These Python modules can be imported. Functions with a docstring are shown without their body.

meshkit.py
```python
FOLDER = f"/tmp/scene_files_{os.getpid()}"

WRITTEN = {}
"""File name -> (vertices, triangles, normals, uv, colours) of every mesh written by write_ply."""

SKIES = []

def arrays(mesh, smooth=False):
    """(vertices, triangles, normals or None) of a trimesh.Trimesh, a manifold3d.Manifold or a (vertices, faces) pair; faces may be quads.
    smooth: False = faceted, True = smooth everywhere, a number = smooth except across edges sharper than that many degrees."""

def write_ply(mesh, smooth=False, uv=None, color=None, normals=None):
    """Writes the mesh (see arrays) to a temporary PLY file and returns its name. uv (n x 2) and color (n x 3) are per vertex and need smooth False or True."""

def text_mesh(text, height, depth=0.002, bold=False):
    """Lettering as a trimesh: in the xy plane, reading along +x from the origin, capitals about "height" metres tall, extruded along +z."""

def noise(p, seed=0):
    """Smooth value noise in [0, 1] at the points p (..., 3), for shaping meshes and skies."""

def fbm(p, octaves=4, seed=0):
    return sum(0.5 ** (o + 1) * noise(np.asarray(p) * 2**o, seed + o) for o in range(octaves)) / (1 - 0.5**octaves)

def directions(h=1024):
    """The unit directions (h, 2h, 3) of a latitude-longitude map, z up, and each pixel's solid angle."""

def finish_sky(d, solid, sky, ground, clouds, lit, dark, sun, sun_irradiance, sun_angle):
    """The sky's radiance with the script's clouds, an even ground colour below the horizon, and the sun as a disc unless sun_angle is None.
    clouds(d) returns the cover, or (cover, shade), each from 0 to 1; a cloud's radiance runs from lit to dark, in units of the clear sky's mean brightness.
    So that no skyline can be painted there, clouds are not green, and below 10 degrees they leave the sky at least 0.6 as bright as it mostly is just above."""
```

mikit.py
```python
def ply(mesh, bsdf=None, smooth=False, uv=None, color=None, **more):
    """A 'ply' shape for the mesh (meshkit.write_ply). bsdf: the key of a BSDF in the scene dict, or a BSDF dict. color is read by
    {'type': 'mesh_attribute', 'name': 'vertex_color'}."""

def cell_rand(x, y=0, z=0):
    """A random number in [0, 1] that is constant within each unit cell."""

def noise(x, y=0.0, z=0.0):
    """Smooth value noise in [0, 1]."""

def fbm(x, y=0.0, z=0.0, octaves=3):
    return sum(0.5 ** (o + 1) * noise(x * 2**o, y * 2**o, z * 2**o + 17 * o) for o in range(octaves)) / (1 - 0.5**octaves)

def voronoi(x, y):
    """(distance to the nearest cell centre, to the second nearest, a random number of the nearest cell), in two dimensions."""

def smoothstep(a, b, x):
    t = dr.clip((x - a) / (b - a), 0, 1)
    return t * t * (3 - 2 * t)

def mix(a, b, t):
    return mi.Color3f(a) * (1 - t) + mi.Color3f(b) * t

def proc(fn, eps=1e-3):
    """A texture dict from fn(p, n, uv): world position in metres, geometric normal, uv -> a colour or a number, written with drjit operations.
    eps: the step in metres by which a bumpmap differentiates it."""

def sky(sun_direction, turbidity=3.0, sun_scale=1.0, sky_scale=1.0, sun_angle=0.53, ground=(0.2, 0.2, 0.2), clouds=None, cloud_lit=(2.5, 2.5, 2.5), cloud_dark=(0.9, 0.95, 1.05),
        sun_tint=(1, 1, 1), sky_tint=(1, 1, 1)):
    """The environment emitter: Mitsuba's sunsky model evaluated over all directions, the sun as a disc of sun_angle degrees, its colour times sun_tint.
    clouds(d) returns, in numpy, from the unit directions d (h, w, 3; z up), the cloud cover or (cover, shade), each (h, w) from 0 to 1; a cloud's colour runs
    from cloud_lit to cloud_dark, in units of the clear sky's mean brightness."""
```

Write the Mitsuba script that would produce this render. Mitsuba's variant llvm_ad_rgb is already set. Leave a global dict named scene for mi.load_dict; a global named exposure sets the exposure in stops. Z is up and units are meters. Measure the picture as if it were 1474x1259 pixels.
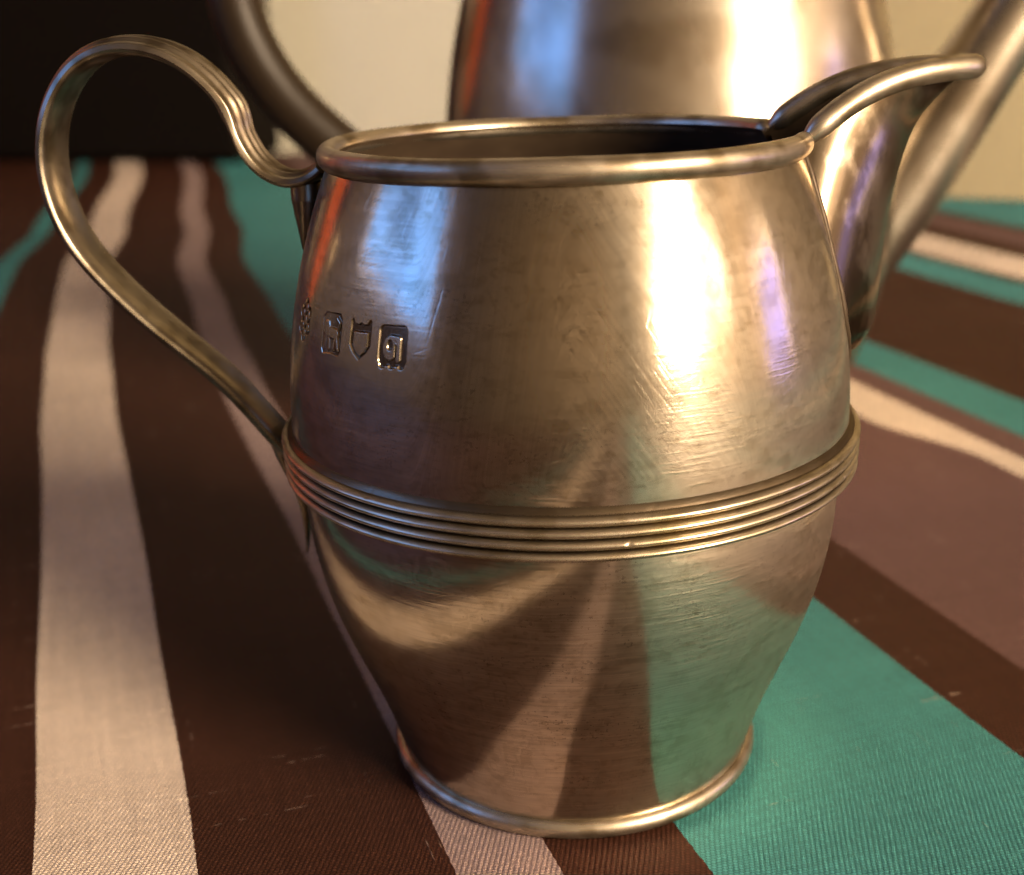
import math
import numpy as np
import drjit as dr
import mitsuba as mi
import mikit, meshkit
from mikit import proc, noise, fbm, smoothstep, mix, cell_rand
T = mi.ScalarTransform4f
mm = 0.001
scene, labels = {}, {}

# ------------------------------------------------------------------ camera, light, exposure
CAM = np.array([0.0, -0.16231, 0.10411])
FWD = np.array([-0.0465706, 0.94456454, -0.32500616])
UPV = np.array([0.0185371, 0.32612035, 0.94514649])
scene['camera'] = {
    'type': 'thinlens', 'fov': math.degrees(2 * math.atan(737 / 1731.6)), 'fov_axis': 'x',
    'to_world': T().look_at(origin=CAM.tolist(), target=(CAM + FWD).tolist(), up=UPV.tolist()),
    'aperture_radius': 0.00115, 'focus_distance': 0.148, 'near_clip': 0.01, 'far_clip': 30.0}
exposure = 1.25
LAMP = 57.0            # radiance of the floor lamp's shade
WINDOW = 1.10           # evening window on the left
WINDOW_RIGHT = 1.3     # narrow window on the right


def rgb(*c):
    return {'type': 'rgb', 'value': list(c)}


def label(key, text, cat=None, group=None, kind=None):
    labels[key] = {'label': text} if text else {}
    if cat: labels[key]['category'] = cat
    if group: labels[key]['group'] = group
    if kind: labels[key]['kind'] = kind


def add(key, mesh, bsdf, smooth=False, **k):
    scene[key] = mikit.ply(mesh, bsdf, smooth=smooth, **k)


def grid_faces(nr, nc, wrap=False):
    i, j = np.meshgrid(np.arange(nr - 1), np.arange(nc if wrap else nc - 1), indexing='ij')
    j2 = (j + 1) % nc
    return np.stack([i * nc + j, i * nc + j2, (i + 1) * nc + j2, (i + 1) * nc + j], -1).reshape(-1, 4)


def tri(f):
    return np.vstack([f[:, [0, 1, 2]], f[:, [0, 2, 3]]])


def normals_of(v, f):
    n = np.zeros_like(v)
    c = np.cross(v[f[:, 1]] - v[f[:, 0]], v[f[:, 2]] - v[f[:, 0]])
    for k in range(3):
        np.add.at(n, f[:, k], c)
    return n / np.maximum(np.linalg.norm(n, axis=1, keepdims=True), 1e-20)


def put(key, v, f, bsdf, n=None, uv=None):
    """A mesh with given vertex normals and uv."""
    path = meshkit.write_ply((v, f), False, uv, None, normals=normals_of(v, f) if n is None else n)
    scene[key] = {'type': 'ply', 'filename': path, 'face_normals': False, 'bsdf': {'type': 'ref', 'id': bsdf}}


def revolve(prof, n=256, phi=None, disp=None):
    """(v, f, uv) of a profile (r, z), listed from bottom to top for outward normals."""
    prof = np.asarray(prof, float)
    closed = phi is None
    phi = np.linspace(-math.pi, math.pi, n + 1) if closed else phi
    R, Z = prof[:, :1] + 0 * phi, prof[:, 1:] + 0 * phi
    P = np.broadcast_to(phi, R.shape)
    if disp is not None:
        R = R + disp(P, Z)
    v = np.stack([R * np.cos(P), R * np.sin(P), Z], -1).reshape(-1, 3)
    f = tri(grid_faces(len(prof), len(phi)))
    s = np.concatenate([[0], np.cumsum(np.linalg.norm(np.diff(prof, axis=0), axis=1))])
    uv = np.stack([P * 0.036, np.broadcast_to(s[:, None], P.shape)], -1).reshape(-1, 2)
    n_ = normals_of(v, f).reshape(R.shape + (3,))
    if closed:
        m = n_[:, 0] + n_[:, -1]
        m /= np.linalg.norm(m, axis=-1, keepdims=True)
        n_[:, 0] = n_[:, -1] = m
    return v, f, n_.reshape(-1, 3), uv


def shift(v, p):
    return v + np.asarray(p)


def spline(pts, n):
    from scipy.interpolate import splprep, splev
    pts = np.asarray(pts, float)
    tck, _ = splprep(pts.T, s=0.0, k=3)
    q = np.array(splev(np.linspace(0, 1, n * 4), tck)).T
    s = np.concatenate([[0], np.cumsum(np.linalg.norm(np.diff(q, axis=0), axis=1))])
    return np.stack([np.interp(np.linspace(0, s[-1], n), s, q[:, k]) for k in range(q.shape[1])], 1)


def tube(points, rad, sides=28, flat=1.0, side_axis=None, cap=True):
    """A swept ellipse: (v, f). rad per point; flat scales it along side_axis x tangent."""
    p = np.asarray(points, float)
    rad = np.broadcast_to(rad, (len(p),))
    t = np.gradient(p, axis=0)
    t /= np.linalg.norm(t, axis=1, keepdims=True)
    a = np.zeros_like(t)
    ref = np.array([0, 0, 1.0]) if side_axis is None else np.asarray(side_axis, float)
    a = ref - (t @ ref)[:, None] * t
    a /= np.linalg.norm(a, axis=1, keepdims=True)
    b = np.cross(t, a)
    w = np.linspace(0, 2 * math.pi, sides, endpoint=False)
    v = p[:, None] + rad[:, None, None] * (np.cos(w)[None, :, None] * a[:, None] + flat * np.sin(w)[None, :, None] * b[:, None])
    f = tri(grid_faces(len(p), sides, True))
    v = v.reshape(-1, 3)
    if cap:
        k = len(v)
        v = np.vstack([v, p[0], p[-1]])
        j = np.arange(sides)
        f = np.vstack([f, np.stack([j * 0 + k, (j + 1) % sides, j], 1), np.stack([j * 0 + k + 1, (len(p) - 1) * sides + j, (len(p) - 1) * sides + (j + 1) % sides], 1)])
    return v, f


def outward(v, f):
    """Flips the faces if the closed mesh is inside out."""
    a, b, c = v[f[:, 0]], v[f[:, 1]], v[f[:, 2]]
    return f if np.einsum('ij,ij->i', a, np.cross(b, c)).sum() > 0 else f[:, ::-1]


def box(x0, x1, y0, y1, z0, z1, bevel=0.0):
    import trimesh, manifold3d as m3
    if bevel <= 0:
        b = trimesh.creation.box(bounds=[[x0, y0, z0], [x1, y1, z1]])
        return np.array(b.vertices), np.array(b.faces)
    s = m3.Manifold.sphere(bevel, 24)
    q = [s.translate([x, y, z]) for x in (x0 + bevel, x1 - bevel) for y in (y0 + bevel, y1 - bevel) for z in (z0 + bevel, z1 - bevel)]
    h = m3.Manifold.batch_hull(q).to_mesh()
    return np.array(h.vert_properties[:, :3], float), np.array(h.tri_verts)


# ------------------------------------------------------------------ materials
def tarnish_map(p):
    """0 = clean silver, 1 = dull brown tarnish, in clouds and specks."""
    a = dr.atan2(p.y, p.x) * 36.0
    z = p.z * 1000
    wx = 6 * (fbm(a * 0.5, z * 0.5, 1.0, 2) - 0.5)
    big = fbm(a * 0.16 + wx + 3, z * 0.13 + 0.6 * wx + 9, 4.0, 5)
    mid = fbm(a * 0.42 + 7, z * 0.9 + 3, 2.0, 4)
    cloud = smoothstep(0.42, 0.72, big * 0.5 + mid * 0.5)
    speck = smoothstep(0.70, 0.80, noise(a * 1.6, z * 3.1, 5.0)) * smoothstep(0.45, 0.62, noise(a * 0.22, z * 0.35, 9.0))
    return dr.clip(0.45 * cloud + 0.25 * speck, 0, 1)


def silver_color(p, n, uv):
    t = tarnish_map(p)
    c = mix((0.56, 0.495, 0.39), (0.31, 0.25, 0.16), t)
    pit = smoothstep(0.80, 0.86, noise(dr.atan2(p.y, p.x) * 36 * 2.6, p.z * 4200, 1.0)) * smoothstep(0.5, 0.66, fbm(p.x * 160, p.y * 160, p.z * 200, 2))
    # hairlines left by polishing
    a, z = dr.atan2(p.y, p.x) * 36.0, p.z * 1000
    w = noise(a * 0.3, z * 0.3, 2.0)
    k = smoothstep(50, 56, z) * smoothstep(-75, -55, a) * (1 - smoothstep(-38, -20, a))
    u, v = a * (1 - 0.45 * k) - z * 0.85 * k, a * 0.85 * k + z * (1 - 0.45 * k)
    line = 0.6 * noise(u * 0.12, v * 6.5 + 2 * w, 2.0) + 0.4 * noise(u * 0.3, v * 3.1 + 3 * w, 6.0)
    c = c * (0.80 + 0.40 * line)
    return mix(c, (0.10, 0.075, 0.05), 0.38 * pit)


def scratch_height(p, n, uv):
    """Fine wear: mostly round the jug, some slanting, in patches."""
    a = dr.atan2(p.y, p.x) * 36.0      # mm round the jug
    z = p.z * 1000                     # mm
    wob = 0.5 * noise(a * 0.5, z * 0.4, 3.0)
    # polishing marks round the jug: fine everywhere, deep where it was rubbed hardest
    phi = a / 36.0
    rub = dr.exp(-dr.square((phi + 1.10) / 0.22) - dr.square((z - 34.0) / 9.0)) + 0.8 * dr.exp(-dr.square((phi + 1.22) / 0.30) - dr.square((z - 60.0) / 7.0))
    patch = 0.22 + 0.5 * smoothstep(0.46, 0.66, fbm(a * 0.075 + 2, z * 0.075 + 3, 2.5, 2)) + 1.3 * rub
    h = smoothstep(0.45, 0.95, noise(a * 0.26, z * 4.4 + wob, 1.0)) + 0.7 * smoothstep(0.6, 0.95, noise(a * 0.40 + 9, z * 3.0 + wob, 5.0))
    # slanting scratches
    u1, v1 = a * 0.53 - z * 0.85, a * 0.85 + z * 0.53
    here = dr.exp(-dr.square((phi + 1.42) / 0.28) - dr.square((z - 66.0) / 11.0)) + 0.35 * smoothstep(0.50, 0.66, noise(a * 0.09 + 5, z * 0.08, 8.0))
    d = smoothstep(0.68, 0.92, noise(v1 * 6.5 + 3 * wob, u1 * 0.22, 4.0)) * (0.12 + here)
    u2, v2 = a * 0.93 + z * 0.36, -a * 0.36 + z * 0.93
    e = smoothstep(0.84, 0.95, noise(u2 * 0.25, v2 * 5.5 + 3 * wob, 14.0))
    u3, v3 = a * 0.30 + z * 0.95, a * 0.95 - z * 0.30
    g = smoothstep(0.88, 0.96, noise(v3 * 5.5 + 3 * wob, u3 * 0.2, 24.0))
    return (10.0 * h * patch - 3.6 * d - 3.2 * e - 4.0 * g) * 1e-6


SILVER = proc(silver_color)
scene['silver'] = {'type': 'bumpmap', 'arbitrary': proc(scratch_height, eps=4e-5), 'scale': 1.0, 'bsdf': {
    'type': 'blendbsdf', 'weight': 0.14,
    'a': {'type': 'roughconductor', 'distribution': 'ggx', 'alpha_u': 0.02, 'alpha_v': 0.03, 'specular_reflectance': SILVER, 'material': 'none'},
    'b': {'type': 'roughconductor', 'distribution': 'ggx', 'alpha_u': 0.17, 'alpha_v': 0.36, 'specular_reflectance': SILVER, 'material': 'none'}}}
VC = {'type': 'mesh_attribute', 'name': 'vertex_color'}
scene['stamped_silver'] = {'type': 'bumpmap', 'arbitrary': proc(scratch_height, eps=4e-5), 'scale': 1.0, 'bsdf': {
    'type': 'blendbsdf', 'weight': 0.14,
    'a': {'type': 'roughconductor', 'distribution': 'ggx', 'alpha_u': 0.02, 'alpha_v': 0.03, 'specular_reflectance': VC, 'material': 'none'},
    'b': {'type': 'roughconductor', 'distribution': 'ggx', 'alpha_u': 0.17, 'alpha_v': 0.36, 'specular_reflectance': VC, 'material': 'none'}}}


def worn_color(p, n, uv):
    t = fbm(p.x * 300, p.y * 300, p.z * 300, 3)
    return mix((0.46, 0.40, 0.31), (0.25, 0.20, 0.13), smoothstep(0.40, 0.75, t))


def worn_height(p, n, uv):
    return fbm(p.x * 700, p.y * 700, p.z * 700, 3) * 1.6e-5


def dull_color(p, n, uv):
    t = fbm(p.x * 300, p.y * 300, p.z * 300, 3)
    return mix((0.31, 0.268, 0.205), (0.16, 0.128, 0.085), smoothstep(0.40, 0.75, t))


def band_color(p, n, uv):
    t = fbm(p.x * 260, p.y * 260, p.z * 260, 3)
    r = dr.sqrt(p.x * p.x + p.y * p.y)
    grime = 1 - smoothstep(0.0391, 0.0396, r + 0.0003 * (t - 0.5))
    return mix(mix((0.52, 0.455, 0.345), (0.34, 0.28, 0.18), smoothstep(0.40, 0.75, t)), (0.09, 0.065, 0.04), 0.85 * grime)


def spout_color(p, n, uv):
    t = fbm(p.x * 130, p.y * 130, p.z * 90, 4)
    k = smoothstep(0.62, 0.74, noise(p.x * 2200, p.y * 2200, p.z * 1500)) * smoothstep(0.52, 0.66, fbm(p.x * 150, p.y * 150, p.z * 110 + 4, 3))
    # tarnish that the cloth never reaches, along the solder line and under the lip
    r = 0.9 * (fbm(p.x * 420, p.y * 420, p.z * 300, 4) - 0.5)
    c = dr.maximum(smoothstep(0.42, 0.80, dr.abs(uv.x) + r), smoothstep(0.84, 0.99, uv.y + 0.35 * r))
    k = dr.maximum(k * 0.2, c)
    return mix(mix((0.50, 0.435, 0.335), (0.28, 0.225, 0.15), smoothstep(0.42, 0.68, t)), (0.10, 0.072, 0.045), 0.85 * k)


SPOUT = proc(spout_color)
scene['spout_silver'] = {'type': 'twosided', 'bsdf': {
    'type': 'blendbsdf', 'weight': 0.15,
    'a': {'type': 'roughconductor', 'distribution': 'ggx', 'alpha': 0.035, 'specular_reflectance': SPOUT, 'material': 'none'},
    'b': {'type': 'roughconductor', 'distribution': 'ggx', 'alpha': 0.22, 'specular_reflectance': SPOUT, 'material': 'none'}}}
scene['grime'] = {'type': 'twosided', 'bsdf': {'type': 'principled', 'base_color': rgb(0.055, 0.038, 0.022), 'metallic': 0.5, 'roughness': 0.5}}
WORN = proc(worn_color)
for name, fn in (("dull_silver", dull_color), ("band_silver", band_color)):
    DULL = proc(fn)
    scene[name] = {'type': 'twosided', 'bsdf': {
        'type': 'blendbsdf', 'weight': 0.3,
        'a': {'type': 'roughconductor', 'distribution': 'ggx', 'alpha': 0.07, 'specular_reflectance': DULL, 'material': 'none'},
        'b': {'type': 'roughconductor', 'distribution': 'ggx', 'alpha': 0.25, 'specular_reflectance': DULL, 'material': 'none'}}}
scene['worn_silver'] = {'type': 'twosided', 'bsdf': {'type': 'bumpmap', 'arbitrary': proc(worn_height, eps=1e-4), 'scale': 1.0, 'bsdf': {
    'type': 'blendbsdf', 'weight': 0.4,
    'a': {'type': 'roughconductor', 'distribution': 'ggx', 'alpha': 0.09, 'specular_reflectance': WORN, 'material': 'none'},
    'b': {'type': 'roughconductor', 'distribution': 'ggx', 'alpha': 0.28, 'specular_reflectance': WORN, 'material': 'none'}}}}


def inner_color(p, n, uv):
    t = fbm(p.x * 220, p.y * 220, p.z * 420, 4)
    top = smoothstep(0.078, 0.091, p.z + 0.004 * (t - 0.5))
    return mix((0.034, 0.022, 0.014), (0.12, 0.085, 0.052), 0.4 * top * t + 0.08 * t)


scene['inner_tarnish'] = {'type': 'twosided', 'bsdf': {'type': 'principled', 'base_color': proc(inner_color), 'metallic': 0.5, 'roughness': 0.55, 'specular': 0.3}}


def pot_color(p, n, uv):
    return mix((0.54, 0.48, 0.39), (0.38, 0.32, 0.24), smoothstep(0.45, 0.7, fbm(p.x * 90, p.y * 90, p.z * 70, 3)))


POT = proc(pot_color)
scene['pot_silver'] = {'type': 'twosided', 'bsdf': {
    'type': 'blendbsdf', 'weight': 0.16,
    'a': {'type': 'roughconductor', 'distribution': 'ggx', 'alpha': 0.05, 'specular_reflectance': POT, 'material': 'none'},
    'b': {'type': 'roughconductor', 'distribution': 'ggx', 'alpha': 0.25, 'specular_reflectance': POT, 'material': 'none'}}}

# tablecloth: woven stripes, in metres across the stripes
TH = math.radians(20.0)
CT, ST = math.cos(TH), math.sin(TH)
BROWN, TEAL, WHITE = (0.039, 0.0152, 0.0092), (0.045, 0.182, 0.185), (0.56, 0.465, 0.375)
MAUVE, PINK = (0.24, 0.175, 0.162), (0.102, 0.057, 0.054)
STRIPES = [(-300, BROWN), (-290, PINK), (-255, BROWN), (-111, TEAL), (-107 + 6, BROWN), (-79, WHITE), (-58, BROWN), (-26, MAUVE), (-13, BROWN), (5, TEAL), (59, BROWN),
           (76.5, PINK), (127, WHITE), (144, PINK), (155, TEAL), (175.5, BROWN), (257, TEAL), (281, BROWN), (288, WHITE), (318, BROWN), (338, PINK), (362, BROWN), (372, TEAL), (434, PINK), (462, BROWN)]
STRIPES = [s for s in STRIPES]


def cloth_coords(p):
    s = (p.x * CT + p.y * ST) * 1000
    l = (-p.x * ST + p.y * CT) * 1000
    y = p.y * 1000
    # the cloth lies a little askew where it was pulled at its far left
    k = -10.0 * smoothstep(-60, 260, y) + 10.0 * smoothstep(400, 530, y) + 18 * smoothstep(520, 850, y)
    s = s - k * (1 - smoothstep(0, 90, s))
    s = s + 1.2 * (noise(l * 0.02, s * 0.01) - 0.5)
    return s, l


def stitches(s, l):
    """Twill: rows of raised stitches, 0 in the gaps and about 1 on top."""
    a, b = math.cos(math.radians(28)), math.sin(math.radians(28))
    wx = 0.8 * (noise(s * 0.12, l * 0.10, 2.0) - 0.5)
    q = (s * a - l * b) / 0.68 + wx      # across the ribs
    r = (s * b + l * a) / 0.52 + 0.5 * dr.floor(q) + 0.3 * noise(q, l * 0.3)
    fq, fr = q - dr.floor(q) - 0.5, r - dr.floor(r) - 0.5
    amp = 0.6 + 0.6 * cell_rand(dr.floor(q), dr.floor(r), 3)
    return dr.maximum(0, 1 - 3.6 * fq * fq - 3.2 * fr * fr) * amp


def cloth_color(p, n, uv):
    s, l = cloth_coords(p)
    sw = s + 0.18 * (noise(l * 2.2, s * 0.4) - 0.5)
    c = mi.Color3f(BROWN)
    for edge, col in STRIPES:
        e = mi.Float(edge)
        if edge == 127:
            e = 127 + 9 * (1 - smoothstep(118, 150, p.y * 1000))
        c = dr.select(sw > e, mi.Color3f(col), c)
    # thread: warp and weft differ, slubs run along both
    w1 = noise(s * 1.9, l * 0.05, 3.0) - 0.5
    w2 = noise(s * 0.05, l * 1.9, 8.0) - 0.5
    st = stitches(s, l)
    c = (c * (0.62 + 0.62 * st) + 0.006 * dr.maximum(st - 0.6, 0)) * (1 + 0.14 * w1 + 0.14 * w2 + 0.25 * (fbm(s * 0.03, l * 0.03, 4.0, 2) - 0.5))
    slub = smoothstep(0.945, 0.975, noise(s * 1.9 + 40, l * 0.05, 6.0)) * smoothstep(0.45, 0.75, noise(s * 3.0, l * 0.9, 1.0))
    slub2 = smoothstep(0.945, 0.975, noise(s * 0.05, l * 1.9 + 70, 12.0)) * smoothstep(0.45, 0.75, noise(s * 0.9, l * 3.0, 2.0))
    return mix(c, c * 0.6 + mi.Color3f(0.20, 0.16, 0.13), 0.7 * dr.maximum(slub, slub2))


def cloth_weave(p, n, uv):
    s, l = cloth_coords(p)
    slub = smoothstep(0.945, 0.975, noise(s * 1.9 + 40, l * 0.05, 6.0)) + smoothstep(0.945, 0.975, noise(s * 0.05, l * 1.9 + 70, 12.0))
    return (stitches(s, l) + 0.6 * slub) * 0.95e-4


scene['cloth'] = {'type': 'twosided', 'bsdf': {'type': 'bumpmap', 'arbitrary': proc(cloth_weave, eps=6e-5), 'scale': 1.0, 'bsdf': {
    'type': 'principled', 'base_color': proc(cloth_color), 'roughness': 0.5, 'specular': 0.06}}}


def plaster(c):
    def fn(p, n, uv):
        return mi.Color3f(c) * (0.94 + 0.12 * fbm(p.x * 3, p.y * 3, p.z * 3, 3))
    return proc(fn)


scene['cream_paint'] = {'type': 'twosided', 'bsdf': {'type': 'principled', 'base_color': plaster((0.58, 0.565, 0.47)), 'roughness': 0.7}}
scene['yellow_paint'] = {'type': 'twosided', 'bsdf': {'type': 'principled', 'base_color': plaster((0.50, 0.43, 0.25)), 'roughness': 0.7}}
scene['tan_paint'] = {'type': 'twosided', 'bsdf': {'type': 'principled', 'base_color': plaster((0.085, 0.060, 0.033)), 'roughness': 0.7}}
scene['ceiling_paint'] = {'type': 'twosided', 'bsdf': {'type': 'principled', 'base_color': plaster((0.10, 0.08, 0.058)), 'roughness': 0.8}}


def boards(p, n, uv):
    k = cell_rand(dr.floor(p.x * 8), 3, 1)
    return mi.Color3f(0.07, 0.042, 0.025) * (0.7 + 0.5 * k + 0.3 * fbm(p.x * 60, p.y * 4, 1.0, 3))


scene['floor_boards'] = {'type': 'twosided', 'bsdf': {'type': 'principled', 'base_color': proc(boards), 'roughness': 0.4}}
scene['dark_wood'] = {'type': 'principled', 'base_color': rgb(0.07, 0.04, 0.025), 'roughness': 0.4}
scene['black_plastic'] = {'type': 'principled', 'base_color': rgb(0.006, 0.0045, 0.0035), 'roughness': 0.75, 'specular': 0.05}
scene['white_frame'] = {'type': 'principled', 'base_color': rgb(0.6, 0.55, 0.5), 'roughness': 0.45}
scene['dark_handle'] = {'type': 'principled', 'base_color': rgb(0.016, 0.010, 0.005), 'roughness': 0.45, 'specular': 0.25}
scene['lamp_metal'] = {'type': 'principled', 'base_color': rgb(0.3, 0.22, 0.12), 'metallic': 1.0, 'roughness': 0.35}
scene['shade_fabric'] = {'type': 'twosided', 'bsdf': {'type': 'diffuse', 'reflectance': rgb(0.7, 0.6, 0.45)}}
scene['orange_fabric'] = {'type': 'twosided', 'bsdf': {'type': 'principled', 'base_color': rgb(0.75, 0.20, 0.035), 'roughness': 0.8, 'sheen': 0.3}}
scene['pane_glass'] = {'type': 'twosided', 'bsdf': {'type': 'diffuse', 'reflectance': rgb(0.05, 0.06, 0.09)}}

# ------------------------------------------------------------------ the setting: a dim room round the table
WO = np.array([0.264, 0.80, 0.0])                       # a point of the far wall
WT = np.array([0.9578, -0.2873, 0.0])                   # along the wall
WN = np.array([-0.2873, -0.9578, 0.0])                  # into the room
T0, T1, N1, ZF, ZC = -1.35, 1.95, 3.3, -0.75, 1.7


def room(t, n, z):
    t, n, z = np.broadcast_arrays(np.asarray(t, float), np.asarray(n, float), np.asarray(z, float))
    return WO + t[..., None] * WT + n[..., None] * WN + z[..., None] * np.array([0, 0, 1.0])


def room_quad(key, a, b, c, d, mat, text):
    v = np.array([room(*q) for q in (a, b, c, d)])
    add(key, (v, np.array([[0, 1, 2], [0, 2, 3]])), mat)
    label(key, text, kind='structure')


NC = 0.80                                               # the back wall turns towards the table at the pot
CT0 = -0.222
room_quad('wall_back', (T0, 0, ZF), (CT0, 0, ZF), (CT0, 0, ZC), (T0, 0, ZC), 'cream_paint', 'plain cream wall behind the table')
CT1 = 0.30                                              # where its cream paint ends
CN1 = NC * (CT1 - CT0) / (T1 - CT0)
room_quad('wall_back_right', (CT0, 0, ZF), (CT1, CN1, ZF), (CT1, CN1, ZC), (CT0, 0, ZC), 'yellow_paint', 'yellowish cream wall on the right behind the pot spout')
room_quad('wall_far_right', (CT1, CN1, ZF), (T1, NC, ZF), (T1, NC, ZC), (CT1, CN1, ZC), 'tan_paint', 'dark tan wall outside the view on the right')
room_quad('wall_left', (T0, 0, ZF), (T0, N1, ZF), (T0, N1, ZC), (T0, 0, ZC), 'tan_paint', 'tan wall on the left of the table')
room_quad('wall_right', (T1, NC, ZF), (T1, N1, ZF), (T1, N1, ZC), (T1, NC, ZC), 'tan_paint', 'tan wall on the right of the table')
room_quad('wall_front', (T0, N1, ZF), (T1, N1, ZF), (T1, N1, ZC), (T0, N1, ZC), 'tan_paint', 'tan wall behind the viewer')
room_quad('floor', (T0, 0, ZF), (T1, 0, ZF), (T1, N1, ZF), (T0, N1, ZF), 'floor_boards', 'brown board floor under the table')
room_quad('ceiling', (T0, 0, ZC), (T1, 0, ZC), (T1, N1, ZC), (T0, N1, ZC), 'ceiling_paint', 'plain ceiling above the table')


def room_box(t0, t1, n0, n1, z0, z1, bevel=0.0):
    v, f = box(t0, t1, n0, n1, z0, z1, bevel)
    v = room(v[:, 0], v[:, 1], v[:, 2])
    return v, f[:, ::-1]


def evening(scale, seed, tint):
    """Each pane shows its own piece of the dusk."""
    r = np.random.default_rng(int(seed * 7) + 5)
    k = scale * (0.35 + 1.3 * r.random() ** 1.5)
    w = 0.06 * r.random()
    return rgb(*[float(k * (c * (1 - w) + w)) for c in tint])


def wall_box(origin, along, inward, a0, a1, d0, d1, z0, z1):
    v, f = box(a0, a1, d0, d1, z0, z1)
    v = origin + v[:, :1] * along + v[:, 1:2] * inward + v[:, 2:] * np.array([0, 0, 1.0])
    return v, outward(v - v.mean(0), f)


def window(key, wall, n0, n1, z0, z1, cols, rows, scale, tint, text):
    fw = 0.05
    for i, (a, b, c, e) in enumerate([(n0 - fw, n1 + fw, z1, z1 + fw), (n0 - fw, n1 + fw, z0 - fw, z0), (n0 - fw, n0, z0, z1), (n1, n1 + fw, z0, z1)]):
        add(key + '__frame' + ('_%03d' % i if i else ''), wall_box(*wall, a, b, 0.002, 0.04, c, e), 'white_frame')
    k = 0
    for i in range(cols):
        for j in range(rows):
            a, b = n0 + (n1 - n0) * i / cols + 0.012, n0 + (n1 - n0) * (i + 1) / cols - 0.012
            c, e = z0 + (z1 - z0) * j / rows + 0.012, z0 + (z1 - z0) * (j + 1) / rows - 0.012
            kk = key + '__pane' + ('_%03d' % k if k else '')
            scene[kk] = {**mikit.ply(wall_box(*wall, a, b, 0.004, 0.012, c, e), 'pane_glass'), 'emitter': {'type': 'area', 'radiance': evening(scale, 3.0 * k + len(key), tint)}}
            k += 1
    label(key, text, 'window')


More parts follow.
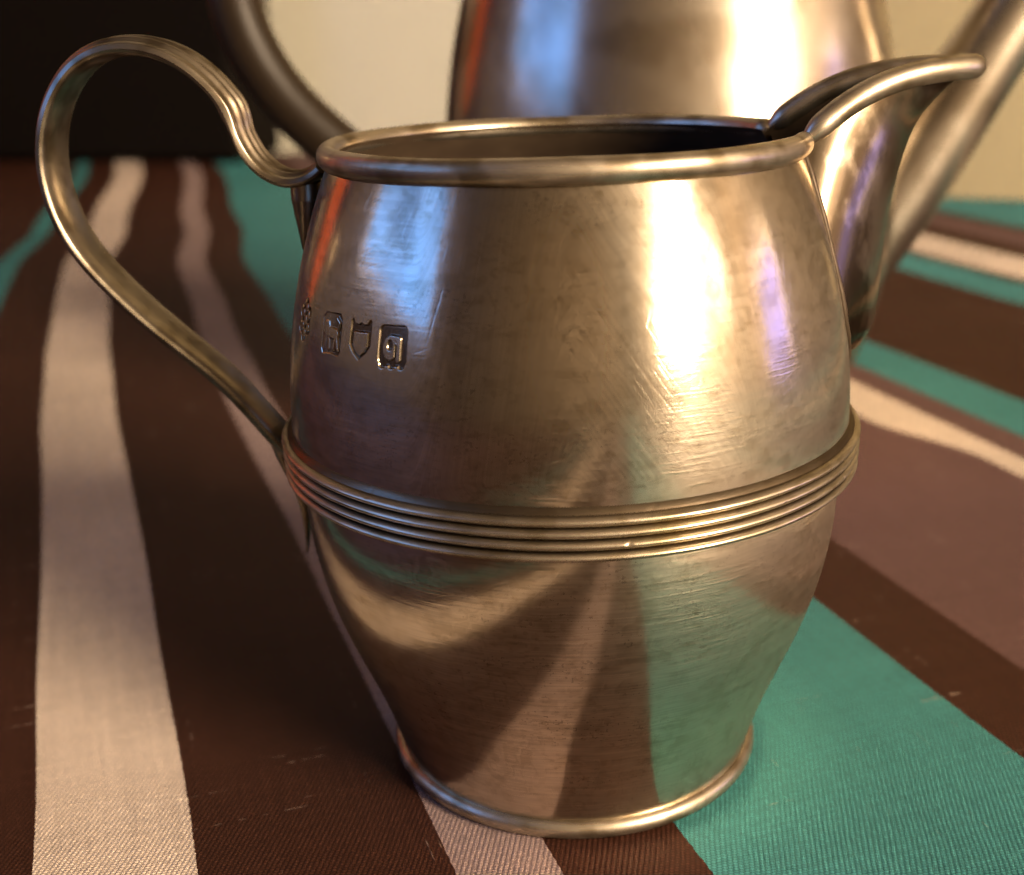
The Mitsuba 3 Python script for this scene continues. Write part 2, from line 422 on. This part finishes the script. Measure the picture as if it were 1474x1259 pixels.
WALL_L = (room(T0, 0, 0), WN, WT)
WALL_R = (room(T1, 0, 0), WN, -WT)
along = room(T1, NC, 0) - room(CT0, 0, 0)
along = along / np.linalg.norm(along)
WALL_BR = (room(CT0, 0, 0), along, np.array([along[1], -along[0], 0.0]))
window('window', WALL_L, 1.10, 2.45, 0.36, 1.35, 4, 4, WINDOW, (0.12, 0.35, 1.0), 'wide window with dusk blue panes in the left wall')
window('window_001', WALL_BR, 1.25, 1.70, -0.10, 0.32, 3, 3, WINDOW_RIGHT, (0.36, 0.28, 1.0), 'window with violet panes in the wall right of the table')
window('window_002', WALL_R, 1.07, 1.16, 0.46, 0.80, 1, 3, 1.6, (0.35, 0.55, 1.0), 'small slit window with pale blue panes in the right wall')

# curtain beside the left window
q = np.linspace(0, 1, 160)
cu = room(T0 + 0.05 + 0.022 * np.sin(q * 40)[None, :] * np.ones((2, 1)), (0.24 + 0.24 * q)[None, :] * np.ones((2, 1)), np.array([[-0.5], [1.2]]) * np.ones((1, 160)))
cu2 = cu + WT * 0.003
v = np.vstack([cu.reshape(-1, 3), cu2.reshape(-1, 3)])
f1 = tri(grid_faces(2, 160))
add('curtain', (v, np.vstack([f1, f1[:, ::-1] + 320])), 'orange_fabric', smooth=True)
label('curtain', 'narrow orange curtain hanging on the left wall', 'curtain')

# floor lamp to the right, in front of the table
LA, LB = np.array([1.06, -1.20, 0.28]), np.array([1.33, -0.92, 1.10])      # the long shade leans
ax = (LB - LA) / np.linalg.norm(LB - LA)
sx = np.cross(ax, [0, 0, 1.0])
sx /= np.linalg.norm(sx)
v, f, n, uv = revolve(np.array([(0.130, 0.0), (0.105, np.linalg.norm(LB - LA))]), 48)
v = LA + v[:, :1] * np.cross(sx, ax) + v[:, 1:2] * sx + v[:, 2:] * ax
f = f if np.einsum('ij,ij->i', normals_of(v, f), v - (LA + LB) / 2).mean() > 0 else f[:, ::-1]
scene['floor_lamp__lamp_shade'] = {**mikit.ply((v, f), 'shade_fabric', smooth=True), 'emitter': {'type': 'area', 'radiance': rgb(1.0 * LAMP, 0.76 * LAMP, 0.52 * LAMP), 'sampling_weight': 60.0}}
foot = np.array([LA[0] - 0.02, LA[1] - 0.02])
v, f = tube(spline([(foot[0], foot[1], ZF + 0.03), (foot[0], foot[1], -0.2), (foot[0], foot[1], 0.15), tuple(LA + ax * 0.12), tuple(LA + ax * 0.5)], 60), 0.012, 16, side_axis=(1, 0, 0))
add('floor_lamp__pole', (v, outward(v - v.mean(0), f)), 'lamp_metal', smooth=40)
v, f, n, uv = revolve(np.array([(0.0005, ZF + 0.001), (0.14, ZF + 0.001), (0.14, ZF + 0.015), (0.02, ZF + 0.035), (0.0005, ZF + 0.04)]), 48)
add('floor_lamp__base', (shift(v, (foot[0], foot[1], 0)), f), 'lamp_metal', smooth=30)
label('floor_lamp', 'lit floor lamp with a long leaning fabric shade right of the table', 'lamp')

# ------------------------------------------------------------------ table and cloth
BACK_T, BACK_N = [-1.12, -0.52, 0.0, 1.22], [0.006, 0.006, 0.225, 0.62]      # the table stands askew to the wall


def back_edge(t):
    return np.interp(t, BACK_T, BACK_N)


import shapely.geometry, trimesh
poly = shapely.geometry.Polygon([(t, back_edge(t) + 0.012) for t in (-1.05, -0.52, 0.0, 1.15)] + [(1.15, 1.45), (-1.05, 1.45)])
top = trimesh.creation.extrude_polygon(poly, 0.030, engine='earcut')
v = np.array(top.vertices)
add('table__table_top', (room(v[:, 0], v[:, 1], v[:, 2] - 0.034), np.array(top.faces)[:, ::-1]), 'dark_wood')
k = 0
for t_ in (-0.98, 1.08):
    for n_ in (0.10 if t_ < 0 else 0.72, 1.38):
        add('table__leg' + ('_%03d' % k if k else ''), room_box(t_ - 0.03, t_ + 0.03, n_ - 0.03, n_ + 0.03, ZF, -0.035, 0.004), 'dark_wood')
        k += 1
label('table', 'dark wooden table under the striped cloth', 'table')

t_ = np.linspace(-1.10, 1.20, 300)
TT, BB = np.meshgrid(t_, np.concatenate([np.linspace(-0.12, -0.002, 8), np.linspace(0.0, 1, 214)]), indexing='xy')
NB = back_edge(TT)
NN = NB + np.maximum(BB, 0) * (1.50 - NB)
hang = np.minimum(BB, 0)
P = room(TT, NN - 0.05 * hang * 0, 0 * TT)
rr = np.hypot(P[..., 0] * 0.9, P[..., 1] - 0.03)
away = np.clip((rr - 0.13) / 0.25, 0, 1)
wave = 0.006 * (meshkit.fbm(np.stack([P[..., 0] * 5, P[..., 1] * 3.5, 0 * TT + 1], -1), 3, seed=4) - 0.5) + 0.0012 * (meshkit.fbm(np.stack([P[..., 0] * 22, P[..., 1] * 12, 0 * TT], -1), 3, seed=9) - 0.5)
out = np.maximum(np.maximum(-1.05 - TT, TT - 1.15), NN - 1.45)
drop = -np.clip(out, 0, 1) * 3.5 + hang * 1.5
P[..., 2] = wave * away + drop
add('tablecloth', (P.reshape(-1, 3), tri(grid_faces(222, 300))), 'cloth', smooth=True)
label('tablecloth', 'brown tablecloth woven with teal, white and mauve stripes under the jug and pot', 'tablecloth')

# ------------------------------------------------------------------ black box at the back
for key, a in (('black_box__case', (-1.02, -0.535, 0.012, 0.088, 0.002, 0.235)), ('black_box__lid', (-1.024, -0.531, 0.008, 0.092, 0.237, 0.262))):
    v, f = room_box(*a, 0.008)
    add(key, (v, f), 'black_plastic', smooth=30)
label('black_box', 'plain black box standing on the cloth at the back left', 'box')

# ------------------------------------------------------------------ the milk jug
R_UP = lambda z: 0.0384 - 0.00031 * (z - 0.0524) - 6.0095 * (z - 0.0524) ** 2
R_LO = lambda z: 0.03728 + (0.046 - z) * 0.0765 - 16.221 * (0.046 - z) ** 2 + 199.8 * (0.046 - z) ** 3 + 0.00055 * np.exp(-((z - 0.025) / 0.011) ** 2)
ZT, ZB, ZR = 0.0524, 0.0466, 0.0904
BETA = math.radians(5.0)          # the spout points a little away from the camera
GAM, ZJ, ZS0 = math.radians(17.0), 0.0878, 0.0585
SD = np.array([math.cos(BETA), math.sin(BETA), 0.0])
SN = np.array([-math.sin(BETA), math.cos(BETA), 0.0])


def body_radius(z):
    z = np.asarray(z, float)
    return np.where(z > 0.0495, R_UP(z), R_LO(np.minimum(z, 0.0495)))


# --- hallmarks: four punched cartouches, as depth in mm over a local (x right, y up) frame in mm
def sd_box(x, y, hx, hy, r):
    qx, qy = np.abs(x) - hx + r, np.abs(y) - hy + r
    return np.hypot(np.maximum(qx, 0), np.maximum(qy, 0)) + np.minimum(np.maximum(qx, qy), 0) - r


def sd_cap(x, y, ax, ay, bx, by, r):
    px, py, dx, dy = x - ax, y - ay, bx - ax, by - ay
    h = np.clip((px * dx + py * dy) / (dx * dx + dy * dy), 0, 1)
    return np.hypot(px - dx * h, py - dy * h) - r


def sd_poly(x, y, pts):
    pts = np.asarray(pts, float)
    d = np.full(x.shape, 1e9)
    inside = np.zeros(x.shape, bool)
    for (ax, ay), (bx, by) in zip(pts, np.roll(pts, -1, 0)):
        d = np.minimum(d, sd_cap(x, y, ax, ay, bx, by, 0))
        if ay != by:
            inside ^= ((ay > y) != (by > y)) & (x < (bx - ax) * (y - ay) / (by - ay) + ax)
    return np.where(inside, -d, d)


def step(d, w=0.16):
    t = np.clip(0.5 - d / w, 0, 1)
    return t * t * (3 - 2 * t)


def mark_rosette(x, y):
    out = np.minimum.reduce([np.hypot(x, y) - 1.9] + [np.hypot(x - 1.5 * math.cos(a), y - 1.9 * math.sin(a)) - 0.85 for a in np.arange(6) * math.pi / 3 + 0.5])
    petals = np.minimum.reduce([np.hypot((x - 1.25 * math.cos(a)), (y - 1.6 * math.sin(a))) - 0.52 for a in np.arange(6) * math.pi / 3 + 0.5] + [np.hypot(x, y) - 0.6])
    return 0.30 * step(out) - 0.26 * step(petals)


def mark_lion(x, y):
    out = sd_poly(x, y, [(-2.2, 1.9), (-1.7, 2.5), (1.7, 2.5), (2.2, 1.9), (2.2, -2.0), (1.8, -2.5), (0.3, -2.3), (-1.8, -2.5), (-2.2, -1.9)])
    beast = np.minimum.reduce([sd_cap(x, y, -1.0, 0.2, 0.9, 0.0, 0.65), np.hypot(x + 1.2, y - 0.9) - 0.62, sd_cap(x, y, -1.1, -0.2, -1.5, -1.7, 0.25), sd_cap(x, y, -0.6, -0.2, -0.4, -1.8, 0.26),
                               sd_cap(x, y, 0.9, -0.2, 0.6, -1.7, 0.28), sd_cap(x, y, 1.1, -0.1, 1.5, -1.7, 0.28), sd_cap(x, y, -1.3, 0.5, -1.8, 0.0, 0.22), sd_cap(x, y, 1.2, 0.2, 1.6, 1.4, 0.17), sd_cap(x, y, 1.6, 1.4, 0.9, 1.9, 0.17)])
    worn = 0.35 + 0.65 * np.clip((x + 0.8) / 2.0, 0, 1)
    return (0.26 * step(out) - 0.24 * step(beast, 0.3)) * worn


def mark_shield(x, y):
    s = [(-1.85, 2.1), (-1.5, 2.35), (-1.05, 1.75), (-0.5, 1.7), (0.0, 1.95), (0.5, 1.7), (1.05, 1.75), (1.5, 2.35), (1.85, 2.1), (1.85, -0.7), (1.2, -1.5), (0.0, -2.35), (-1.2, -1.5), (-1.85, -0.7)]
    out = sd_poly(x, y, s)
    core = sd_poly(x * 1.42, (y + 0.35) * 1.42, [(a, min(b, 1.75)) for a, b in s]) / 1.42
    return 0.32 * step(out) - 0.27 * step(core, 0.18)


def mark_letter(x, y):
    out = np.minimum(sd_box(x, y - 0.15, 2.1, 2.3, 0.7), np.minimum.reduce([np.hypot(x - k, y + 1.98) - 0.5 for k in (-1.4, 0.0, 1.4)]))
    bowl = np.hypot((x + 0.40) / 1.10, (y + 0.15) / 1.40) - 1.0
    hole = (np.hypot((x + 0.40) / 0.40, (y - 0.20) / 0.58) - 1.0) * 0.4
    stem = np.minimum(sd_cap(x, y, 0.85, 0.85, 0.85, -1.40, 0.34), sd_cap(x, y, -0.35, 1.05, 0.75, 0.95, 0.30))
    slot = sd_cap(x, y, 0.46, 0.15, 0.46, -1.7, 0.10)
    letter = np.maximum(np.maximum(np.minimum(bowl, stem), -hole), -slot)
    return 0.32 * step(out, 0.18) - 0.28 * step(letter, 0.14)


MARKS = [(-153.0, 70.0, 2.6, mark_rosette), (-140.0, 69.85, 2.6, mark_lion), (-130.9, 70.1, 2.6, mark_shield), (-122.7, 69.9, 2.9, mark_letter)]


def mark_depth(P, Z):
    d = np.zeros(P.shape)
    rim = np.zeros(P.shape)
    for deg, zc, half, fn in MARKS:
        x = (P - math.radians(deg)) * 36.4
        y = Z * 1000 - zc - 0.06 * x
        near = (np.abs(x) < 3.4) & (np.abs(y) < 3.4)
        if near.any():
            d[near] += fn(x[near] * 1.02, y[near] * 1.02)
    return d * mm


def body_disp(P, Z):
    R = body_radius(Z)
    q = np.stack([np.cos(P) * R * 1000 / 9, np.sin(P) * R * 1000 / 9, Z * 1000 / 9], -1)
    q2 = q * 3.1
    d = 0.016 * (meshkit.fbm(q, 2, seed=2) - 0.5) + 0.0022 * (meshkit.fbm(q2, 2, seed=5) - 0.5)
    return d * mm - mark_depth(P, Z)


phi = np.concatenate([np.linspace(-180, -166, 24)[:-1], np.linspace(-166, -114, 680)[:-1], np.linspace(-114, 40, 300)[:-1], np.linspace(40, 180, 110)])
phi = np.radians(phi)
zs = np.concatenate([np.linspace(0.0016, 0.066, 150)[:-1], np.linspace(0.066, 0.0738, 140)[:-1], np.linspace(0.0738, ZR - 0.002, 40)])
zs = zs[(zs < ZB + 0.0008) | (zs > ZT - 0.0008)]
prof = np.stack([body_radius(zs), zs], 1)
v, f, n, uv = revolve(prof, phi=phi, disp=body_disp)
uv[:, 1] = v[:, 2]
fz, fp = v[f].mean(1)[:, 2], np.arctan2(v[f].mean(1)[:, 1], v[f].mean(1)[:, 0])


def spout_half(t):
    """Half the angle that the spout covers on the body, from its foot (0) to the rim (1)."""
    from scipy.interpolate import PchipInterpolator
    return np.radians(PchipInterpolator([0, 0.04, 0.12, 0.3, 0.6, 1.0], [0, 8.0, 15.5, 20.5, 21.5, 17.0])(np.clip(t, 0, 1)))


def spout_gamma(z):
    t = np.clip((z - ZS0) / (ZJ - ZS0), 0, 1)
    return spout_half(t)


hole = (np.abs(fp - BETA) < 0.84 * spout_gamma(fz)) & (fz > ZS0 + 0.35 * (ZJ - ZS0))
mark_of = np.full(len(f), -1)
for i, (deg, zc, half, fn) in enumerate(MARKS):
    m = (np.abs(fp - math.radians(deg)) * 36.4 < half + 0.15) & (np.abs(fz * 1000 - zc) < half + 0.6)
    mark_of[m & (mark_of < 0)] = i
JUG = 'milk_jug'


def piece(key, sel, mat):
    ff = f[sel]
    used, inv = np.unique(ff, return_inverse=True)
    vv = v[used]
    if mat == 'stamped_silver':
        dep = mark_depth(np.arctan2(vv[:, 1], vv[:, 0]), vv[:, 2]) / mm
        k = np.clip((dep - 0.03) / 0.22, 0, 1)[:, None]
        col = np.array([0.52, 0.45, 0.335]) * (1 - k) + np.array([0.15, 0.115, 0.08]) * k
        path = meshkit.write_ply((vv, inv.reshape(-1, 3)), False, uv[used], col, normals=n[used])
        scene[key] = {'type': 'ply', 'filename': path, 'face_normals': False, 'bsdf': {'type': 'ref', 'id': mat}}
        return
    put(key, vv, inv.reshape(-1, 3), mat, n[used], uv[used])


piece(JUG + '__body', (mark_of < 0) & ~hole, 'silver')
MARK_TEXT = ['stamped rosette mark nearest the handle', 'worn stamped lion mark in a cut cornered frame', 'stamped shield mark', 'stamped letter a in a square frame']
for i in range(4):
    key = JUG + '__body__hallmark' + ('_%03d' % i if i else '')
    piece(key, mark_of == i, 'stamped_silver')
    label(key, MARK_TEXT[i])
label(JUG, 'tarnished silver milk jug with banded barrel body and looped handle on the striped cloth', 'jug')

# inside wall and floor
zi = np.linspace(0.004, ZR - 0.0012, 50)
ri = body_radius(zi) - 0.0011
prof = np.vstack([[(0.0003, 0.004)], np.stack([ri, zi], 1)])
v2, f2, n2, uv2 = revolve(prof, 180)
c2 = v2[f2].mean(1)
fp2 = np.arctan2(c2[:, 1], c2[:, 0])
keep = ~((np.abs(fp2 - BETA) < 0.84 * spout_gamma(c2[:, 2])) & (c2[:, 2] > ZS0 + 0.35 * (ZJ - ZS0)))
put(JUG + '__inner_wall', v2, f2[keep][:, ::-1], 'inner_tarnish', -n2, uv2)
label(JUG + '__inner_wall', 'dark tarnished inside')

# band of four beads
b = np.linspace(0, 1, 81)
bead = np.abs(np.sin(b * 4 * math.pi)) ** 0.75
rb = 0.03895 + 0.00105 * bead - 0.0002 * (1 - b)
prof = np.vstack([[(0.0368, ZB - 0.0002)], np.stack([rb, ZB + b * (ZT - ZB)], 1), [(0.0388, ZT + 0.0005), (0.0380, ZT + 0.0010)]])


def nick(P, Z):
    q = np.stack([np.cos(P) * 16, np.sin(P) * 16, Z * 700], -1)
    q2 = np.stack([np.cos(P) * 30, np.sin(P) * 30, Z * 900], -1)
    d = -0.11 * np.clip((meshkit.noise(q2, 3) - 0.84) / 0.08, 0, 1) * (meshkit.noise(q / 3, 8) > 0.52)
    return d * mm * (Z > ZB + 0.0005) + 0.05 * mm * (meshkit.fbm(q * 0.5, 2, 1) - 0.5)


v, f, n, uv = revolve(prof, 900, disp=nick)
put(JUG + '__band', v, f, 'band_silver', n, uv)

# foot ring and underside
a = np.linspace(-math.pi * 0.55, math.pi * 0.62, 24)
prof = np.vstack([[(0.001, 0.0009)], [(0.024, 0.0009)], np.stack([0.0262 + 0.00125 * np.cos(a), 0.00145 + 0.00135 * np.sin(a)], 1)])
v, f, n, uv = revolve(prof, 256)
put(JUG + '__foot_ring', v, f, 'worn_silver', n, uv)

# rolled rim, open at the spout
tr = 0.00155
RR = 0.03235


def spout_point(rho, lat, z):
    return np.asarray(rho)[..., None] * SD + np.asarray(lat)[..., None] * SN + np.asarray(z)[..., None] * np.array([0, 0, 1.0])


ang = np.linspace(BETA + GAM * 0.93, BETA + 2 * math.pi - GAM * 0.93, 260)
rim_z = ZR - tr
rp = np.stack([(RR - tr) * np.cos(ang), (RR - tr) * np.sin(ang), rim_z + 0.00008 * np.sin(3 * ang)], 1)
ends = np.minimum(np.arange(260), np.arange(260)[::-1])
v, f = tube(rp, tr * (1 + 0.03 * np.sin(7 * ang)) * np.sqrt(np.clip((ends + 0.3) / 2.2, 0, 1)), 28, flat=0.92)
put(JUG + '__rim', v, outward(v, f), 'worn_silver')

# spout
KEEL = np.array([(39.2, 58.4), (41.8, 61.0), (43.1, 64.1), (43.5, 68.8), (43.9, 76.7), (44.9, 83.3), (46.9, 89.7), (50.4, 94.0), (54.2, 96.9)]) * mm
kl = np.linspace(0, 1, 9)
from scipy.interpolate import PchipInterpolator
kz = (KEEL[:, 1] - KEEL[0, 1]) / (KEEL[-1, 1] - KEEL[0, 1])
KR = PchipInterpolator(kz, KEEL[:, 0])


def lip_curve(s):
    u = 1 - np.abs(s) ** 1.55
    rho = 0.02955 + (0.0541 - 0.02955) * u
    lat = np.sign(s) * 0.0090 * np.abs(s) ** 0.92
    z = (ZR - tr) + (0.0969 - ZR + tr) * (1 - (1 - u) ** 2.9)
    return rho, lat, z


def spout_surface(ns=61, nv=70, inset=0.0):
    s = np.linspace(-1, 1, ns)
    vv = np.linspace(0, 1, nv) ** 0.9
    S, V = np.meshgrid(s, vv)
    rl, ll, zl = lip_curve(S)
    z0 = KEEL[0, 1]
    z = z0 + (zl - z0) * V
    zj = z0 + (ZR - tr - z0) * V
    g = spout_half(V)
    rb_ = body_radius(zj) - 0.0006
    rs, ls = rb_ * np.cos(g), np.maximum(rb_ * np.sin(g), 1e-5)
    rk = KR(np.clip(V, 0, 1))
    e = 1.48 + 0.07 * V ** 5
    w = 1 - np.abs(S) ** e
    rho = rs + (rk - rs) * w
    lat = np.sign(S) * ls * np.abs(S) ** (1 - 0.08 * V)
    return spout_point(rho, lat, z).reshape(-1, 3), (nv, ns)


vo, shp = spout_surface()
fo = tri(grid_faces(*shp))
no = normals_of(vo, fo)
if (no @ SD).mean() < 0:
    fo = fo[:, ::-1]
    no = -no
vi = vo - no * 0.0008
k = len(vo)
SU, VU = np.meshgrid(np.linspace(-1, 1, shp[1]), np.linspace(0, 1, shp[0]))
put(JUG + '__spout', vo, fo, 'spout_silver', no, np.stack([SU.ravel(), VU.ravel()], 1))
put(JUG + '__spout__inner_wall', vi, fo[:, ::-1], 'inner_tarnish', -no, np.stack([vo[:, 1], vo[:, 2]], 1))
s = np.linspace(-1, 1, 160)
s = np.sign(s) * np.abs(s) ** 1.15
lr, ll, lz = lip_curve(s)
lp = spout_point(lr, ll, lz)
ends = np.minimum(np.arange(160), np.arange(160)[::-1])
v, f = tube(lp, tr * (1.02 + 0.02 * np.cos(s * 3)) * np.sqrt(np.clip((ends + 0.4) / 4.0, 0, 1)), 28)
put(JUG + '__spout__lip', v, outward(v - lp.mean(0), f), 'worn_silver')

# the grimy solder line down each side of the spout
for k, sg in enumerate((-1, 1)):
    vv = np.linspace(0.02, 0.97, 120)
    zj = KEEL[0, 1] + (ZR - tr - KEEL[0, 1]) * vv
    g = BETA + sg * (spout_half(vv) + 0.008)
    wob = 0.00025 * (meshkit.fbm(np.stack([vv * 10, vv * 0 + k, vv * 0], -1), 3, 6) - 0.5)
    r_ = body_radius(zj) - 0.00008
    sp_ = np.stack([r_ * np.cos(g + wob * 30), r_ * np.sin(g + wob * 30), zj], 1)
    v, f = tube(sp_, 0.00030 + 0.00035 * meshkit.fbm(np.stack([vv * 9, vv * 0 + 5, vv * 0 + k], -1), 3, 3), 10, side_axis=SD)
    put(JUG + '__spout__solder_seam' + ('_001' if k else ''), v, outward(v - v.mean(0), f), 'grime')

# handle: a lens-shaped reeded strap
HA = math.radians(5.0)
HD = np.array([-math.cos(HA), math.sin(HA), 0.0])
HN = np.array([math.sin(HA), math.cos(HA), 0.0])
EDGE = np.array([(38.9, 44.8), (41.4, 47.6), (45.8, 53.1), (48.6, 56.3), (54.2, 61.4), (59.7, 66.2), (63.8, 70.4), (67.7, 75.3), (70.0, 79.9), (71.0, 84.0), (71.2, 87.7), (70.7, 91.2), (69.7, 94.2), (68.0, 97.2), (65.1, 100.3), (61.7, 102.1),
                 (57.7, 102.7), (53.6, 102.1), (50.3, 100.6), (47.5, 98.4), (45.3, 95.8), (44.0, 92.9), (42.8, 89.4), (40.6, 86.5), (37.8, 85.0), (34.8, 85.1), (32.2, 86.6)]) * mm
ed = spline(EDGE, 220)
tt = np.linspace(0, 1, 220)
wid = 8.0 * mm * (0.80 + 0.20 * np.clip(tt / 0.25, 0, 1)) * (1 - 0.10 * np.clip((tt - 0.75) / 0.25, 0, 1))
tg = np.gradient(ed, axis=0)
tg /= np.linalg.norm(tg, axis=1, keepdims=True)
no2 = np.stack([-tg[:, 1], tg[:, 0]], 1)      # in the plane (rho, z)
no2 = -no2                                    # outward: away from the loop's centre
cen = np.array([0.057, 0.085])
if (np.einsum('ij,ij->i', no2, ed - cen)).mean() < 0:
    no2 = -no2
bb = np.linspace(-1, 1, 41)
outer = 1.75 * np.sqrt(np.maximum(1 - np.abs(bb) ** 2.4, 0)) + 0.27 * (np.cos(bb * math.pi * 4) - 1) * (1 - bb ** 4)
inner = -0.95 * np.sqrt(np.maximum(1 - np.abs(bb) ** 2.6, 0))
sec = np.vstack([np.stack([bb, outer], 1), np.stack([bb[::-1][1:-1], inner[::-1][1:-1]], 1)])
kn_ = np.argmin(np.hypot(ed[:, 0] - 0.0447, ed[:, 1] - 0.0945))
thick = (1 - 0.2 * np.clip((tt - 0.8) / 0.2, 0, 1) + 0.16 * np.exp(-((tt - tt[kn_]) / 0.014) ** 2) - 0.12 * np.exp(-((tt - tt[kn_] - 0.03) / 0.012) ** 2)) * mm
# near edge stays on the traced line while the width changes
pc = ed[:, None, :] + (sec[None, :, 1:] * thick[:, None, None]) * no2[:, None, :]
lat = -0.004 + wid[:, None] / 2 + sec[None, :, 0] * wid[:, None] / 2
wear = 0.05 * mm * (meshkit.fbm(np.stack([pc[..., 0] * 260, pc[..., 1] * 260, lat * 260], -1), 3, 4) - 0.5)
pc = pc + wear[..., None] * no2[:, None, :]
vh = (pc[..., :1] * HD + lat[..., None] * HN + pc[..., 1:] * np.array([0, 0, 1.0])).reshape(-1, 3)
ns_ = len(sec)
fh = tri(grid_faces(220, ns_, True))
j = np.arange(ns_)
k = len(vh)
vh = np.vstack([vh, vh[:ns_].mean(0), vh[-ns_:].mean(0)])
fh = np.vstack([fh, np.stack([j * 0 + k, (j + 1) % ns_, j], 1), np.stack([j * 0 + k + 1, k - ns_ + j, k - ns_ + (j + 1) % ns_], 1)])
fh = outward(vh - vh.mean(0), fh)
add(JUG + '__handle', (vh, fh), 'dull_silver', smooth=38)


def leaf(points, half_w, half_t, key):
    """A pointed leaf of metal in the handle's plane: points (rho, z) in mm."""
    pts = spline(np.array(points) * mm, 60)
    x = np.linspace(0, 1, 60)
    P3 = pts[:, :1] * HD + pts[:, 1:] * np.array([0, 0, 1.0]) + 0.0006 * HN
    w = np.interp(x, np.linspace(0, 1, len(half_w)), half_w) * mm
    v, f = tube(P3, w, 24, flat=half_t, side_axis=HN)
    put(key, v, outward(v - v.mean(0), f), 'dull_silver')


leaf([(35.3, 84.8), (35.6, 81.5), (35.9, 79.0), (36.2, 77.0), (36.5, 75.3)], [3.4, 3.2, 2.4, 1.4, 0.4], 0.62, JUG + '__handle__upper_tongue')
leaf([(42.6, 47.5), (41.6, 43.5), (40.5, 40.0), (39.9, 36.0), (39.9, 32.0), (40.3, 29.0)], [3.0, 2.6, 2.0, 1.5, 1.0, 0.4], 0.42, JUG + '__handle__lower_tongue')

# ------------------------------------------------------------------ the big pot behind
PX, PY = 0.0260, 0.150
zc = np.array([0.0012, 0.004, 0.008, 0.02, 0.04, 0.06, 0.08, 0.095, 0.108, 0.120, 0.132, 0.140])
rc = np.array([0.040, 0.042, 0.0405, 0.049, 0.0545, 0.0562, 0.0552, 0.0533, 0.0505, 0.0470, 0.0425, 0.0385])
zz = np.linspace(0.0012, 0.140, 120)
prof = np.vstack([[(0.001, 0.0012)], np.stack([PchipInterpolator(zc, rc)(zz), zz], 1)])
v, f, n, uv = revolve(prof, 200)
put('teapot__body', shift(v, (PX, PY, 0)), f, 'pot_silver', n, uv)
lz_ = np.array([(0.0395, 0.1402), (0.0400, 0.1415), (0.0392, 0.143), (0.034, 0.149), (0.024, 0.155), (0.010, 0.1585), (0.004, 0.160)])
v, f, n, uv = revolve(spline(lz_, 60), 160)
put('teapot__lid', shift(v, (PX, PY, 0)), f, 'pot_silver', n, uv)
kn = np.array([(0.004, 0.1596), (0.0035, 0.164), (0.007, 0.167), (0.0085, 0.171), (0.006, 0.176), (0.0003, 0.178)])
v, f, n, uv = revolve(spline(kn, 40), 64)
put('teapot__lid__knob', shift(v, (PX, PY, 0)), f, 'pot_silver', n, uv)
sp = spline([(0.060, PY, 0.032), (0.076, PY, 0.049), (0.088, PY, 0.067), (0.1005, PY, 0.088), (0.111, PY, 0.106), (0.121, PY, 0.126), (0.130, PY, 0.137)], 80)
v, f = tube(sp, np.interp(np.linspace(0, 1, 80), [0, 0.3, 0.7, 1], [0.0125, 0.0112, 0.0092, 0.0075]), 40, side_axis=(0, 1, 0))
put('teapot__spout', v, outward(v - v.mean(0), f), 'pot_silver')
hp = spline([(-0.020, PY, 0.050), (-0.040, PY, 0.062), (-0.0605, PY, 0.0785), (-0.0695, PY, 0.088), (-0.0750, PY, 0.0965), (-0.0785, PY, 0.105), (-0.0800, PY, 0.113), (-0.078, PY, 0.124), (-0.067, PY, 0.134), (-0.045, PY, 0.137), (-0.014, PY, 0.134)], 120)
v, f = tube(hp, 0.0066, 32, side_axis=(0, 1, 0))
put('teapot__handle', v, outward(v - v.mean(0), f), 'dark_handle')
label('teapot__handle', 'dark brown handle')
label('teapot', 'large silver pot with straight spout and curved handle standing out of focus behind the jug', 'teapot')
